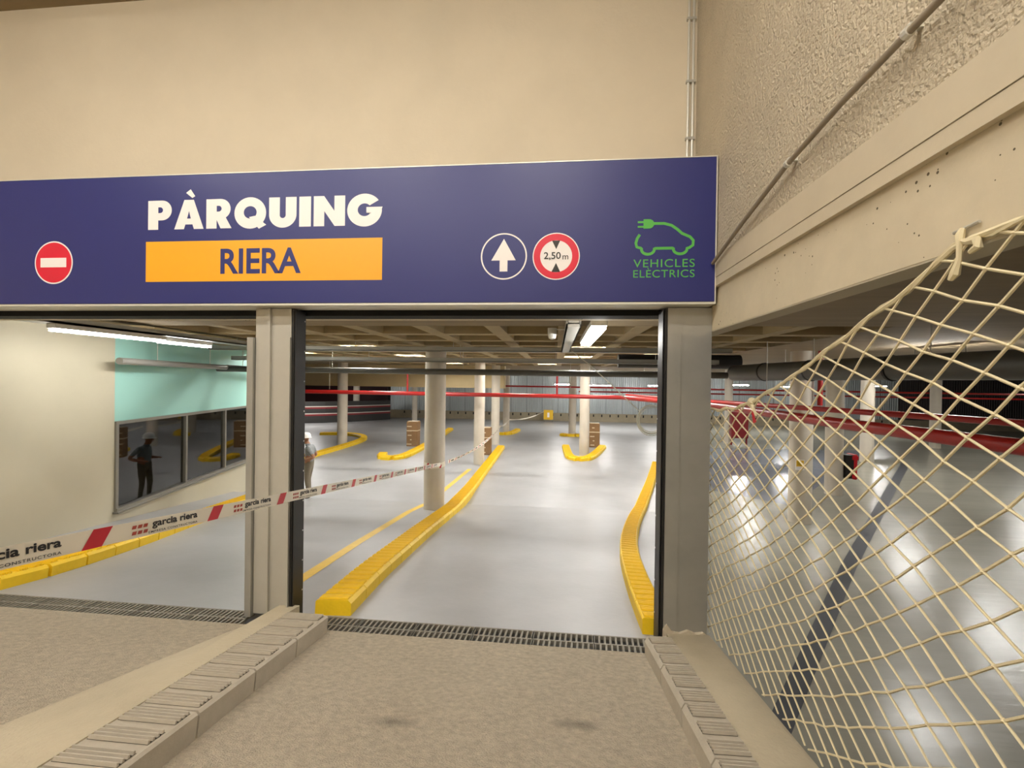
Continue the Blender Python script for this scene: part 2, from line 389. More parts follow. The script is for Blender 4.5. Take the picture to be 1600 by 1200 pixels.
column(5.39, 10.29, .45, 'pale column behind the net with a yellow placard on it')
column(7.71, 13.05, .43, 'pale column behind the net carrying a red and black box')
column(12.32, 18.8, .46, 'pale column behind the net, beyond the red and black box')
column(18.73, 23.8, .44, 'pale column in front of the dark sheet wall')
column(8.76, 23.4, .38, 'far column beside the dark red fire cabinet')

# ------------------------------------------------------------------ kerbs
def kerb_block_mesh(L=.43, w=.33, h=.13):
    """ridged kerb stone, local: x across, y along, z up from the ground"""
    b = MB(); c = .03
    prof = [(-w / 2, -.06), (w / 2, -.06), (w / 2, h - c), (w / 2 - c, h), (-w / 2 + c * .4, h), (-w / 2, h - c * .4)]
    n = len(prof); e = .006
    b.add([(x, -L / 2 + e, z) for x, z in prof] + [(x, L / 2 - e, z) for x, z in prof],
          [tuple(range(n)), tuple(range(2 * n - 1, n - 1, -1))] + [(i, (i + 1) % n, (i + 1) % n + n, i + n) for i in range(n)])
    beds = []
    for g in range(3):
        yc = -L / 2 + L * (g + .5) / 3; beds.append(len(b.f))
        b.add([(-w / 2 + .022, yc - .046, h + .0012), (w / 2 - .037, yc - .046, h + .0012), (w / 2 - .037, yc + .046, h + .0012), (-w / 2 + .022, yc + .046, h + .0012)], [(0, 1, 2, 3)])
        for r in range(4):
            y = -L / 2 + L * (g + .5) / 3 + (r - 1.5) * .0245
            v = [(-w / 2 + .025, y - .0062, h), (w / 2 - .04, y - .0062, h), (w / 2 - .04, y + .0062, h), (-w / 2 + .025, y + .0062, h)]
            b.add(v + [(x, y + (yy - y) * .55, h + .017) for x, yy, z in v], [(4, 5, 6, 7), (0, 1, 5, 4), (1, 2, 6, 5), (2, 3, 7, 6), (3, 0, 4, 7)])
    me = bpy.data.meshes.new('kerb_block'); me.from_pydata([tuple(p) for p in b.v], [], b.f)
    bm = bmesh.new(); bm.from_mesh(me); bmesh.ops.recalc_face_normals(bm, faces=bm.faces); bm.to_mesh(me); bm.free()
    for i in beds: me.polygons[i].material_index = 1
    return me
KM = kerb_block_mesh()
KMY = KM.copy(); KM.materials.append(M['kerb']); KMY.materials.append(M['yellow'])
KM.materials.append(mat('groove_dirt', '#3f392f', .95)); KMY.materials.append(mat('dark_yellow_groove', '#d9ab16', .7))  # yellow blocks get a slightly darker yellow in the groove beds
def resample(pts, step):
    pts = [Vector(p) for p in pts]; out = [pts[0].copy()]; d = 0; 
    tot = sum((pts[i + 1] - pts[i]).length for i in range(len(pts) - 1)); n = max(1, round(tot / step)); st = tot / n; nxt = st; acc = 0
    for i in range(len(pts) - 1):
        l = (pts[i + 1] - pts[i]).length
        while nxt <= acc + l + 1e-6 and len(out) <= n:
            out.append(pts[i].lerp(pts[i + 1], (nxt - acc) / l)); nxt += st
        acc += l
    return out, st
def kerb(pts, zf, me, label, cat='kerb', width=.33, group=None, side=0., smooth=0, hs=1.):
    """pts: (x, y) line of the kerb's middle; one block every .43 m"""
    p3 = [Vector((x, y, zf(y))) for x, y in pts]
    for _ in range(smooth):
        q = [p3[0]]
        for i in range(len(p3) - 1): q += [p3[i].lerp(p3[i + 1], .25), p3[i].lerp(p3[i + 1], .75)]
        p3 = q + [p3[-1]]
    for p in p3: p.z = zf(p.y)
    rs, st = resample(p3, .43)
    t = thing('kerb', tuple(rs[0]), label, cat, group)
    for a, c in zip(rs, rs[1:]):
        o = bpy.data.objects.new('kerb_block', me); COL.objects.link(o); o.parent = t
        d = (c - a).normalized(); x = d.cross(Vector((0, 0, 1))).normalized(); z = x.cross(d)
        m = Matrix((x, d, z)).transposed().to_4x4(); m.translation = (a + c) / 2 - rs[0]
        o.matrix_local = m @ Matrix.Diagonal((width / .33, (c - a).length / .43, hs, 1))
    return t
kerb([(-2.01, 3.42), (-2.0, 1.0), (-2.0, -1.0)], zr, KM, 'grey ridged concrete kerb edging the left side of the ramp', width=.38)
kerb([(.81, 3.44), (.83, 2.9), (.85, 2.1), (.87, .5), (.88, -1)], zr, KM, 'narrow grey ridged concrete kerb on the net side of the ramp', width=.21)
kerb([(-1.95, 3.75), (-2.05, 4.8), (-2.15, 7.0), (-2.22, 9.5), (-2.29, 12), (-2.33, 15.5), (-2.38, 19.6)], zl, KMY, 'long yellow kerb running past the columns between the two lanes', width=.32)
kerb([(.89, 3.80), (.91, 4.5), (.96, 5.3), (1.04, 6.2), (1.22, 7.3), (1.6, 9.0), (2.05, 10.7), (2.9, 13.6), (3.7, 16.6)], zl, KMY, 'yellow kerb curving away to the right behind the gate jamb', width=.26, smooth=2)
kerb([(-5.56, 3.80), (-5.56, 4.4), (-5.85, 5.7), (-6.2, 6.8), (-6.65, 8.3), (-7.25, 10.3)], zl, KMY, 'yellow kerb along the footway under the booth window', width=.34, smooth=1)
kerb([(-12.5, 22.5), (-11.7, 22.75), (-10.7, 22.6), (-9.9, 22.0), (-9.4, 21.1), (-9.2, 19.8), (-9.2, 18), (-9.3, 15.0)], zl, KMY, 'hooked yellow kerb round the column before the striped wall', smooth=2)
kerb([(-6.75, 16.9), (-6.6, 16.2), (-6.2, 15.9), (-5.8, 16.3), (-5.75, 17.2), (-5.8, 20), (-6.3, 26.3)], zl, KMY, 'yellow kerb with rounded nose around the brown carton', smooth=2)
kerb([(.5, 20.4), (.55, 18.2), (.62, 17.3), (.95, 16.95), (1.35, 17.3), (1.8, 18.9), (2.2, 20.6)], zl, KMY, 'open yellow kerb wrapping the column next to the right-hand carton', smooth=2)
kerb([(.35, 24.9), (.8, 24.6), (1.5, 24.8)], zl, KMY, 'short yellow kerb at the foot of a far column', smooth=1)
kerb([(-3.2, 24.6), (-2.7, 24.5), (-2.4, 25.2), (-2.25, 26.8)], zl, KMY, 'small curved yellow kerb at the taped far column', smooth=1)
# painted line left of the long kerb
b = MB(); pl = [(-2.72, 4.0), (-2.78, 4.7), (-2.92, 6.4), (-3.08, 9.2), (-3.05, YE), (-2.86, 14.8)]
for (xa, ya), (xb, yb) in zip(pl, pl[1:]):
    b.add([(xa - .07, ya, zl(ya) + .004), (xa + .07, ya, zl(ya) + .004), (xb + .07, yb, zl(yb) + .004), (xb - .07, yb, zl(yb) + .004)], [(0, 1, 2, 3)])
tag(b.build('painted_line', M['yline']), 'flat yellow painted line left of the long yellow kerb', 'floor marking')
# footway under the booth window, and infill between left kerb and wall
b = MB(); fw_ = [(-5.72, 3.78), (-5.70, 4.5), (-6.0, 5.7), (-6.37, 6.8), (-6.82, 8.3), (-7.42, 10.3)]
v = []; 
for x, y in fw_:
    xw = -7.87 - .2345 * (y - 9.84) - .01; z = zl(y) + .11
    v += [(x + .1, y, z), (xw, y, z), (x + .1, y, z - .3), (xw, y, z - .3)]
f = []
for i in range(len(fw_) - 1):
    p, q = 4 * i, 4 * i + 4; f += [(p, p + 1, q + 1, q), (p, q, q + 2, p + 2), (p + 1, p + 3, q + 3, q + 1)]
f += [(0, 2, 3, 1)]
b.add(v, f).build('floor_footway', M['lane'], kind='structure')

# concrete hump between the two lanes and shoulder at the drop
b = MB(); ys = [3.62, 3.3, 2.5, 1.6, .5, -1.5]; gx = [-2.5, -2.64, -2.84, -3.05, -3.25, -3.5]
v = []; n = len(ys)
for y, x in zip(ys, gx):
    z = zr(y); v += [(x - .02, y, z - .03), (x + .18, y, z + .055), (-2.35, y, z + .125), (-2.18, y, z + .125), (-2.18, y, z - .1)]
b.add(v, [(5 * i + j, 5 * i + j + 1, 5 * i + j + 6, 5 * i + j + 5) for i in range(n - 1) for j in range(4)] + [(0, 1, 2, 3, 4), tuple(5 * (n - 1) + j for j in (4, 3, 2, 1, 0))])
o = b.build('floor_hump', M['hump'], kind='structure', smooth=True)
b = MB(); ys = [3.62, 2.9, 2.0, .5, -1.5]; v = []; n = len(ys)
for y in ys:
    z = zr(y); v += [(.90, y, z - .05), (.90, y, z + .115), (1.19, y, z + .125), (1.245, y, z + .10), (1.25, y, z - .3)]
b.add(v, [(5 * i + j, 5 * i + j + 1, 5 * i + j + 6, 5 * i + j + 5) for i in range(n - 1) for j in range(4)] + [(0, 1, 2, 3, 4)])
b.build('floor_shoulder', M['hump'], kind='structure', smooth=True)

# ------------------------------------------------------------------ drain gratings
def grating(x0, x1, label):
    t = thing('drain_grating', (x0, 3.59, 0), label, 'drain', 'slotted drain gratings across the gateway')
    n = max(1, round((x1 - x0) / .5)); w = (x1 - x0) / n
    mg = mat('grating_steel', '#8d877a', .6, metal=.2, var=.2, vscale=20)
    first = None
    for i in range(n):
        if first is None:
            b = MB(); a = x0 + .003; c = x0 + w - .003
            for y in (3.475, 3.59, 3.705): b.box(a, c, y - .007, y + .007, -.03, .004)
            k = int(w / .042)
            for j in range(k + 1):
                x = a + (c - a) * j / k
                for y0, y1 in ((3.48, 3.585), (3.595, 3.70)):
                    b.add([(x - .01, y0, .003), (x + .006, y0, .003), (x + .016, y1, .003), (x, y1, .003), (x - .01, y0, -.02), (x + .006, y0, -.02), (x + .016, y1, -.02), (x, y1, -.02)],
                          [(0, 1, 2, 3), (0, 4, 5, 1), (1, 5, 6, 2), (3, 2, 6, 7), (0, 3, 7, 4)])
            first = b.build('grating_section', mg, t)
        else:
            c = first.copy(); COL.objects.link(c); c.location.x = w * i
    return t
grating(-2.14, .83, 'slotted steel drain grating across the middle gateway')
grating(-5.7, -2.66, 'slotted steel drain grating across the left gateway')

# ------------------------------------------------------------------ gate posts, guides and shutter slot
def guide(x0, x1, xs, label):
    t = thing('shutter_guide', ((x0 + x1) / 2, 3.62, 0), label, 'shutter guide', 'black roller shutter guides')
    b = MB(); b.box(x0, x1, 3.585, 3.74, 0, 2.69); b.build('channel', M['black'], t); MB().box(*((xs, xs + .006) if xs > x1 else (xs - .006, xs)), 3.585, 3.74, .0, 2.69).build('wear_strip', M['black'], t)
    for i in range(10):
        MB().tube([(xs - .008, 3.725, .22 + i * .265), (xs + .008, 3.725, .22 + i * .265)], .007, 8).build('screw', M['screw'], t)
    return t
t = thing('gate_post', (-2.44, 3.7, 0), 'broad galvanised post between the two gateways, ribbed down its face', 'post')
b = MB(); b.prism([(-2.595, .05), (-2.595, 2.70), (-2.27, 2.70), (-2.27, .05)], 3.60, 3.74); b.build('cover', M['galv'], t)
MB().box(-2.475, -2.448, 3.575, 3.602, .05, 2.70).build('rib', M['galv'], t)
MB().box(-2.655, -2.60, 3.57, 3.74, .03, 2.45).build('side_rail', M['galv_dull'], t)
MB().box(-2.27, -2.257, 3.56, 3.74, .03, 2.45).build('side_rail', M['galv'], t)
guide(-2.255, -2.235, -2.228, 'black shutter guide on the broad ribbed post')
t = thing('gate_post', (1.05, 3.7, 0), 'flat galvanised jamb beside the net with mortar at its foot', 'post')
MB().box(.875, 1.213, 3.60, 3.74, .02, 2.70).build('cover', M['galv_dull'], t)
MB().box(.875, .98, 3.592, 3.60, .02, 2.70).build('overlap_plate', M['galv_dull'], t)
b = MB()
b.prism([(.87, -.02), (.87, .15), (.90, .20), (.94, .15), (1.0, .135), (1.06, .16), (1.12, .14), (1.18, .15), (1.22, .12), (1.22, -.02)], 3.575, 3.6)
b.build('mortar', mat('mortar', '#c9bda6', .9, bump=.4, bscale=60), t)
guide(.85, .87, .842, 'black shutter guide on the flat jamb beside the net')
t = thing('shutter_box', (-2.5, 3.8, 2.7), 'dark roller shutter slot running under the long sign', 'shutter')
MB().box(-6.45, 1.21, 3.75, 3.95, 2.66, 2.86).build('housing', M['void'], t)
MB().box(-6.45, 1.20, 3.955, 4.045, 2.66, 2.9).build('lintel', M['beam'], t)

# ------------------------------------------------------------------ the sign
SY = 3.46
sign = thing('parking_sign', (-2.0, SY, 2.72), 'long navy parking fascia sign with white lettering and amber panel', 'sign')
MB().box(-6.5, 1.18, SY, SY + .02, 2.725, 3.81).build('face_panel', M['navy'], sign)
b = MB(); b.box(-6.5, 1.188, SY + .005, SY + .26, 2.705, 2.722); b.box(1.181, 1.19, SY - .002, SY + .26, 2.705, 3.815); b.box(-6.5, 1.188, SY - .003, SY + .26, 3.811, 3.818)
b.build('edge_trim', M['alu'], sign)
MB().box(-6.5, 1.17, SY + .03, SY + .25, 2.73, 3.80).build('box_body', M['alu'], sign)
def curve_mesh(splines=None, text=None, size=1., offset=0., spacing=1.):
    cu = bpy.data.curves.new('tmp', 'FONT' if text else 'CURVE')
    if text:
        cu.body = text; cu.size = size; cu.offset = offset; cu.space_character = spacing
    else:
        cu.dimensions = '2D'
        for sp in splines:
            s = cu.splines.new('POLY'); s.points.add(len(sp) - 1); s.use_cyclic_u = True
            for p, q in zip(s.points, sp): p.co = (q[0], q[1], 0, 1)
    cu.fill_mode = 'BOTH' if not text else 'FRONT'
    cu.resolution_u = 6
    o = bpy.data.objects.new('tmp', cu); COL.objects.link(o)
    dg = bpy.context.evaluated_depsgraph_get(); dg.update()
    me = bpy.data.meshes.new_from_object(o.evaluated_get(dg))
    v = [(p.co.x, p.co.y) for p in me.vertices]; f = [tuple(p.vertices) for p in me.polygons]
    bpy.data.objects.remove(o); bpy.data.curves.remove(cu); bpy.data.meshes.remove(me)
    return v, f
def fit(v, x0, x1, y0, y1):
    xs = [p[0] for p in v]; ys = [p[1] for p in v]; a, c, d, e = min(xs), max(xs), min(ys), max(ys)
    return [(x0 + (p[0] - a) / (c - a) * (x1 - x0), y0 + (p[1] - d) / (e - d) * (y1 - y0)) for p in v]
def arcp(cx, cy, rx, ry, a0, a1, n=20):
    return [(cx + rx * math.cos(math.radians(a0 + (a1 - a0) * i / n)), cy + ry * math.sin(math.radians(a0 + (a1 - a0) * i / n))) for i in range(n + 1)]
LAY = [0]
def on_sign(name, vf, m, layer=1, parent=None):
    v, f = vf; y = SY - .0012 * layer
    b = MB(); b.add([(x, y, z) for x, z in v], f); return b.build(name, m, parent or sign)
def flat(poly): return [tuple(p) for p in poly], [tuple(range(len(poly)))]
# heavy geometric capitals, cap height 1
stemP = [(0, 0), (.36, 0), (.36, 1), (0, 1)]
bowl = [[(.2, 1), (.5, 1)] + arcp(.5, .66, .34, .34, 90, -90) + [(.2, .32)], [(.36, .77), (.43, .77)] + arcp(.43, .67, .10, .10, 90, -90, 10) + [(.36, .57)]]
G = {
 'P': (.84, [[stemP], bowl]),
 'A': (1.03, [[[(0, 0), (.35, 1), (.68, 1), (1.03, 0), (.69, 0), (.64, .16), (.39, .16), (.34, 0)], [(.45, .36), (.58, .36), (.515, .62)]], [[(.41, 1.24), (.57, 1.36), (.73, 1.12), (.63, 1.06)]]]),
 'R': (.88, [[stemP], bowl, [[(.30, .36), (.66, .40), (.88, 0), (.50, 0), (.36, .30)]]]),
 'Q': (1.09, [[arcp(.54, .5, .54, .53, 0, 360, 40), arcp(.54, .52, .22, .21, 0, 360, 24)], [[(.50, .36), (.70, .40), (1.09, .09), (.84, -.04)]]]),
 'U': (.92, [[[(0, 1), (.36, 1), (.36, .40)] + arcp(.46, .40, .10, .10, 180, 360, 10) + [(.56, 1), (.92, 1)] + arcp(.46, .42, .46, .44, 0, -180, 24)]]),
 'I': (.39, [[[(0, 0), (.39, 0), (.39, 1), (0, 1)]]]),
 'N': (1.03, [[[(0, 0), (0, 1), (.34, 1), (.68, .50), (.68, 1), (1.03, 1), (1.03, 0), (.69, 0), (.35, .50), (.35, 0)]]]),
 'G': (1.12, [[arcp(.54, .5, .56, .54, 36, 364, 40) + [(1.12, .60), (.60, .60), (.60, .41), (.76, .41)] + arcp(.54, .51, .22, .21, -26, -318, 24)]]),
}
x = 0; X0, X1, Z0, CH = -3.487, -1.413, 3.352, .247
order = 'PARQUING'; gaps = .09
tot = sum(G[c][0] for c in order) + gaps * 7; sc = (X1 - X0) / tot
for c in order:
    lb = MB()
    for q_, shape in enumerate(G[c][1]):
        v, f = curve_mesh(shape); lb.add([(X0 + (x + p[0]) * sc, SY - .0012 - .0006 * q_, Z0 + p[1] * CH) for p in v], f)
    lb.build('letter', M['white'], sign)
    x += G[c][0] + gaps
pn = on_sign('amber_panel', flat([(-3.505, 2.908), (-1.411, 2.908), (-1.411, 3.25), (-3.505, 3.25)]), M['orange'], 1)
v, f = curve_mesh(text='RIERA', offset=.022); on_sign('panel_lettering', (fit(v, -2.818, -2.105, 2.97, 3.182), f), M['navy'], 2, pn)
def disc(cx, cz, r, n=48): return flat(arcp(cx, cz, r, r, 0, 360, n)[:-1])
d = on_sign('no_entry_symbol', disc(-4.388, 3.084, .187), M['white'], 1)
on_sign('red_disc', disc(-4.388, 3.084, .175), M['red'], 2, d)
on_sign('white_bar', flat([(-4.515, 3.043), (-4.262, 3.043), (-4.262, 3.125), (-4.515, 3.125)]), M['white'], 3, d)
def ring(cx, cz, r0, r1, n=56):
    a = arcp(cx, cz, r0, r0, 0, 360, n)[:-1]; c = arcp(cx, cz, r1, r1, 0, 360, n)[:-1]
    return a + c, [(i, (i + 1) % n, n + (i + 1) % n, n + i) for i in range(n)]
d = on_sign('ahead_symbol', ring(-.42, 3.084, .172, .183), M['white'], 1)
on_sign('arrow', ([(-.42, 3.222), (-.325, 3.052), (-.39, 3.052), (-.39, 2.965), (-.452, 2.965), (-.452, 3.052), (-.519, 3.052)], [(0, 1, 2, 3, 4, 5, 6)]), M['white'], 1, d)
cx, cz = -.01, 3.079
d = on_sign('height_limit_symbol', disc(cx, cz, .183), M['white'], 1)
on_sign('red_ring', ring(cx, cz, .124, .175), M['red'], 2, d)
on_sign('upper_wedge', flat([(cx - .033, cz + .122), (cx + .03, cz + .122), (cx, cz + .055)]), M['blackv'], 2, d)
on_sign('lower_wedge', flat([(cx - .035, cz - .122), (cx + .033, cz - .122), (cx, cz - .052)]), M['blackv'], 2, d)
v, f = curve_mesh(text='2,50', offset=.012); on_sign('height_lettering', (fit(v, cx - .095, cx + .036, cz - .03, cz + .032), f), M['blackv'], 3, d)
v, f = curve_mesh(text='m', offset=.004); on_sign('height_lettering', (fit(v, cx + .05, cx + .094, cz - .026, cz + .006), f), M['blackv'], 3, d)
# electric car drawn as one line, with a plug
def stroke(pts, w):
    v = []; n = len(pts)
    for i, p in enumerate(pts):
        a = pts[max(i - 1, 0)]; c = pts[min(i + 1, n - 1)]; dx, dz = c[0] - a[0], c[1] - a[1]; l = math.hypot(dx, dz) or 1
        v += [(p[0] - dz / l * w / 2, p[1] + dx / l * w / 2), (p[0] + dz / l * w / 2, p[1] - dx / l * w / 2)]
    return v, [(2 * i, 2 * i + 1, 2 * i + 3, 2 * i + 2) for i in range(n - 1)]
# measured from the sign: 0..380 across, 0..230 up
car = [(38, 135), (22, 110), (14, 80), (20, 55), (45, 48)] + arcp(90, 38, 40, 30, 170, 370, 10) + [(135, 45), (245, 45)] + arcp(290, 38, 42, 30, 170, 370, 10) + [(345, 46), (368, 62), (370, 92), (350, 115), (300, 138), (270, 165), (235, 190), (190, 203), (120, 204)]
u = .453 / 380; cv = lambda p: (.579 + p[0] * u, 3.075 + p[1] * u)
d = on_sign('electric_car_symbol', stroke([cv(p) for p in car], .021), M['green'], 1)
on_sign('plug', flat([cv(p) for p in [(60, 232), (95, 232)] + arcp(95, 202, 32, 30, 90, -90, 10) + [(60, 172)]]), M['green'], 2, d)
for z in (214, 184): on_sign('prong', flat([cv(p) for p in [(24, z - 6), (62, z - 6), (62, z + 6), (24, z + 6)]]), M['green'], 2, d)
v, f = curve_mesh(text='VEHICLES', spacing=1.12); on_sign('caption_lettering', (fit(v, .58, 1.033, 2.985, 3.046), f), M['green'], 1, d)
v, f = curve_mesh(text='ELÈCTRICS', spacing=1.08); on_sign('caption_lettering', (fit(v, .58, 1.033, 2.907, 2.98), f), M['green'], 1, d)

# ------------------------------------------------------------------ conduits on the walls
t = thing('conduit', (1.17, 1.5, 3.29), 'thin pipe slanting up the rough right-hand wall', 'pipe')
pts = [(1.158, 3.44, 3.005), (1.158, 3.3, 3.037), (1.158, 2.9, 3.125), (1.158, 2.373, 3.226), (1.158, 1.95, 3.27), (1.158, 1.5, 3.291), (1.158, .6, 3.30)]
MB().tube(pts, .013, 10).build('tube', mat('painted_conduit', '#8f8370', .6), t, smooth=True)
for y, z in ((2.373, 3.226), (1.608, 3.288)):
    b = MB(); b.tube([(1.158, y - .012, z), (1.158, y + .012, z)], .019, 10); b.box(1.158, 1.2, y - .01, y + .01, z + .01, z + .028); b.build('clip', M['alu'], t)
t = thing('conduit', (1.14, 4.03, 3.8), 'pair of slim vertical conduits in the wall corner above the sign', 'pipe')
for x in (1.125, 1.165):
    MB().tube([(x, 4.035, 3.7), (x, 4.035, 5.86)], .011, 8).build('tube', M['alu'], t, smooth=True)
for z in (4.25, 4.75, 5.3): MB().box(1.105, 1.185, 4.02, 4.05, z, z + .02).build('clip', M['galv'], t)

# ------------------------------------------------------------------ luminaires
def batten(x, y, z, L, along, m, label, group, hang=True, w=.12):
    t = thing('light_batten', (x, y, z), label, 'lamp', group)
    dx, dy = (L / 2, w / 2) if along == 'x' else (w / 2, L / 2)
    b = MB(); b.box(x - dx, x + dx, y - dy, y + dy, z + .035, z + .09); b.build('housing', M['lamp_body'], t)
    b = MB(); e = .012; b.box(x - dx + e, x + dx - e, y - dy + e, y + dy - e, z, z + .034); b.build('diffuser', m, t)
    if hang and z + .09 < ZC - .03 and z < 4:
        for k in (-.35, .35):
            px, py = (x + L * k, y) if along == 'x' else (x, y + L * k)
            MB().tube([(px, py, z + .08), (px, py, ZC)], .006, 6).build('hanger', M['galv'], t)
    return t
g = 'ceiling light battens in the lanes'
batten(-5.93, 5.40, 2.62, 1.5, 'y', M['lamp_in'], 'long glowing batten by the left wall, nearer the gateway', g, hang=False)
batten(-6.10, 6.75, 2.62, 1.0, 'y', M['lamp_in'], 'short glowing batten by the left wall next to the long one', g, hang=False)
batten(.40, 5.15, 2.60, 1.9, 'y', M['lamp_in'], 'glowing batten beside the grey trunking over the middle lane', g, w=.15)
for i, j in ((4, 3), (9, 3), (4, 6), (9, 6), (2, 8), (7, 8), (10, 9), (4, 11), (8, 11), (11, 5), (1, 5)):  # unseen battens added behind the ribs to brighten the lanes
    batten(cf[0] + (cf[1] - cf[0]) / 13 * (i + .5), cf[2] + (cf[3] - cf[2]) / 13 * (j + .5), 2.93, .7, 'x', M['lamp_mid'], 'added short batten hidden up inside a ceiling coffer', 'added battens hidden in the ceiling coffers', w=.2)
g = 'suspended light battens in the back hall'
for x, y, z, L, lab in ((.43, 29, 1.93, .95, 'suspended batten left of the far beige column'), (2.82, 29, 1.90, 1.5, 'suspended batten right of the far beige column'),
                   (-15.4, 26, 1.86, 1.8, 'suspended batten over the striped curved wall'), (11.5, 29, 2.05, 1.1, 'suspended batten above the dark red fire cabinet'), (14.2, 29, 1.98, .8, 'small suspended batten behind the placard column'),
                   (19.6, 29, 2.1, .9, 'suspended batten before the dark sheet wall'), (6.6, 29, 1.93, 1.4, 'suspended batten over the coiled cable'), (4.5, 21, 2.55, 1.2, 'batten showing under the black duct end')):
    batten(x, y, z, L, 'x', M['lamp_far'], lab, g)
g = 'battens over the parking bays'
for x, y in ((11.5, 12.6), (12.6, 17.0), (9.6, 16.4), (17.5, 13.5), (19, 19.5), (8.5, 20), (24, 24), (-8, 25), (-4.5, 29), (6.8, 8.6)):
    batten(x, y, 2.60, 1.5, 'y' if x > 5 else 'x', M['lamp_bay'], 'batten under the slab over the parking bays behind the duct', g)
g = 'battens on the high ceiling over the ramp'
for x, y in ((-5.2, .6), (-2.6, .6), (-.2, .6), (-5.2, -2.4), (-2.6, -2.4), (-.2, -2.4)):
    batten(x, y, 5.76, 1.5, 'x', M['lamp_front'], 'warm batten on the high ceiling over the ramp', g, w=.16)
batten(*wl(5.5, 2.2, 2.5), .8, 'y', lampmat('added_booth_lamp', (1, .95, .85), 70), 'added lamp lighting the booth behind the window', 'added booth lamp')  # unseen lamp added so the booth interior shows

# ------------------------------------------------------------------ services under the ceiling
t = thing('cable_trunking', (.2, 6.5, 2.65), 'grey cable trunking running away over the middle lane', 'trunking')
b = MB(); b.box(.10, .25, 4.5, 8.35, 2.66, 2.69); b.box(.10, .115, 4.5, 8.35, 2.66, 2.76); b.box(.235, .25, 4.5, 8.35, 2.66, 2.76); b.build('channel', M['tray_d'], t)
MB().box(.12, .23, 4.495, 8.3, 2.70, 2.75).build('lid', M['tray_d'], t)
for y in (5.2, 6.6, 8.0): MB().tube([(.175, y, 2.75), (.175, y, ZC)], .008, 6).build('hanger', M['galv'], t)
for yy, zz, lab in ((8.4, 2.67, 'upper grey cable tray crossing over the middle lane'), (9.05, 2.49, 'lower grey cable tray crossing over the middle lane')):
    t = thing('cable_tray', (-2, yy, zz), lab, 'cable tray', 'grey cable trays across the lanes')
    b = MB(); b.box(-7.1, 3.2, yy, yy + .2, zz, zz + .012); b.box(-7.1, 3.2, yy, yy + .01, zz, zz + .085); b.box(-7.1, 3.2, yy + .19, yy + .2, zz, zz + .085); b.build('tray', M['tray'], t)
    for x in (-6, -4, -2, 0, 2): MB().tube([(x, yy + .1, zz), (x, yy + .1, ZC)], .006, 6).build('hanger', M['galv'], t)
def pipe(name, pts, r, m, label, n=12, clamps=(), ctop=ZC, cat='pipe'):
    t = thing(name, pts[0], label, cat)
    # round the bends
    P = [Vector(p) for p in pts]; q = [P[0]]
    for i in range(1, len(P) - 1):
        a = (P[i - 1] - P[i]); c = (P[i + 1] - P[i]); k = min(r * 2.5, a.length * .4, c.length * .4)
        A = P[i] + a.normalized() * k; B = P[i] + c.normalized() * k
        q += [A, A.lerp(P[i], .5).lerp(P[i].lerp(B, .5), .5), B]
    q.append(P[-1])
    MB().tube(q, r, n).build('tube', m, t, smooth=True)
    for (x, y, z) in clamps:
        b = MB(); b.tube([(x, y, z + r), (x, y, ctop)], .006, 6); b.build('hanger', M['galv'], t)
    return t
pipe('drain_pipe', [(-7.9, 9.55, 2.30), (3.45, 9.3, 2.28)], .065, M['pipe_black'], 'black pipe crossing the lanes below the cable trays', clamps=[(-5, 9.48, 2.3), (-2.0, 9.42, 2.29), (.6, 9.35, 2.28)])
t = pipe('ventilation_duct', [(3.7, 9.6, 2.34), (4.28, 6.49, 2.345), (4.75, 4.99, 2.345), (5.9, 1.5, 2.345), (7.2, -2.5, 2.345)], .16, M['pipe_black'], 'fat black duct hanging behind the net', 20, clamps=[(4.1, 7.5, 2.34), (4.5, 5.8, 2.34)], cat='duct')
for (x, y, dx, dy) in ((4.09, 7.55, .184, -.983), (4.36, 6.22, .3, -.954), (3.88, 8.65, .184, -.983)):
    b = MB(); b.tube([(x - dx * .015, y - dy * .015, 2.343), (x + dx * .015, y + dy * .015, 2.343)], .172, 20); b.build('joint_ring', M['black'], t)
pipe('insulated_duct', [(1.35, 9.85, 2.58), (3.9, 9.85, 2.58)], .15, M['black'], 'stub of wrapped black duct behind the flat jamb', 18, clamps=[(1.9, 9.85, 2.58)], cat='duct')
b = []
t = pipe('sprinkler_pipe', [(-20, 15.0, 1.66), (2.2, 15.0, 1.62), (3.62, 9.9, 1.62), (3.62, 6.2, 1.62), (3.8, 4.0, 1.62), (4.3, -2, 1.62)], .07, M['pipe_red'], 'thick red sprinkler pipe crossing the lanes and passing behind the net', 14, clamps=[(-8, 15, 1.66), (-4.2, 15, 1.65), (0.5, 15, 1.63), (3.62, 8.0, 1.62)])
for x in (-5.15, .05): MB().tube([(x, 15, 1.65), (x, 15, 2.5)], .03, 8).build('riser', M['pipe_red'], t, smooth=True)
pipe('sprinkler_pipe', [(2.6, 16.5, 1.66), (4.0, 12.0, 1.65), (5.8, 7.0, 1.65), (6.6, 4.5, 1.65), (8.5, -2, 1.65)], .05, M['pipe_red'], 'thinner red pipe running further behind the net', 12, clamps=[(4.8, 9.8, 1.65)])
pipe('sprinkler_pipe', [(-12, 24.0, 1.86), (24, 24.0, 1.80)], .045, M['pipe_red'], 'upper far red pipe along the back hall', 8, clamps=[(-6, 24, 1.85), (3, 24, 1.83), (12, 24, 1.82)])
pipe('sprinkler_pipe', [(1.4, 27.0, 1.55), (26, 27.0, 1.50)], .045, M['pipe_red'], 'lower far red pipe before the corrugated sheets', 8, clamps=[(6, 27, 1.54), (16, 27, 1.5)])
pipe('sprinkler_riser', [(5.62, 10.02, 1.68), (5.62, 10.02, ZC - .01)], .05, M['pipe_red'], 'upright red pipe against the placard column', 10)
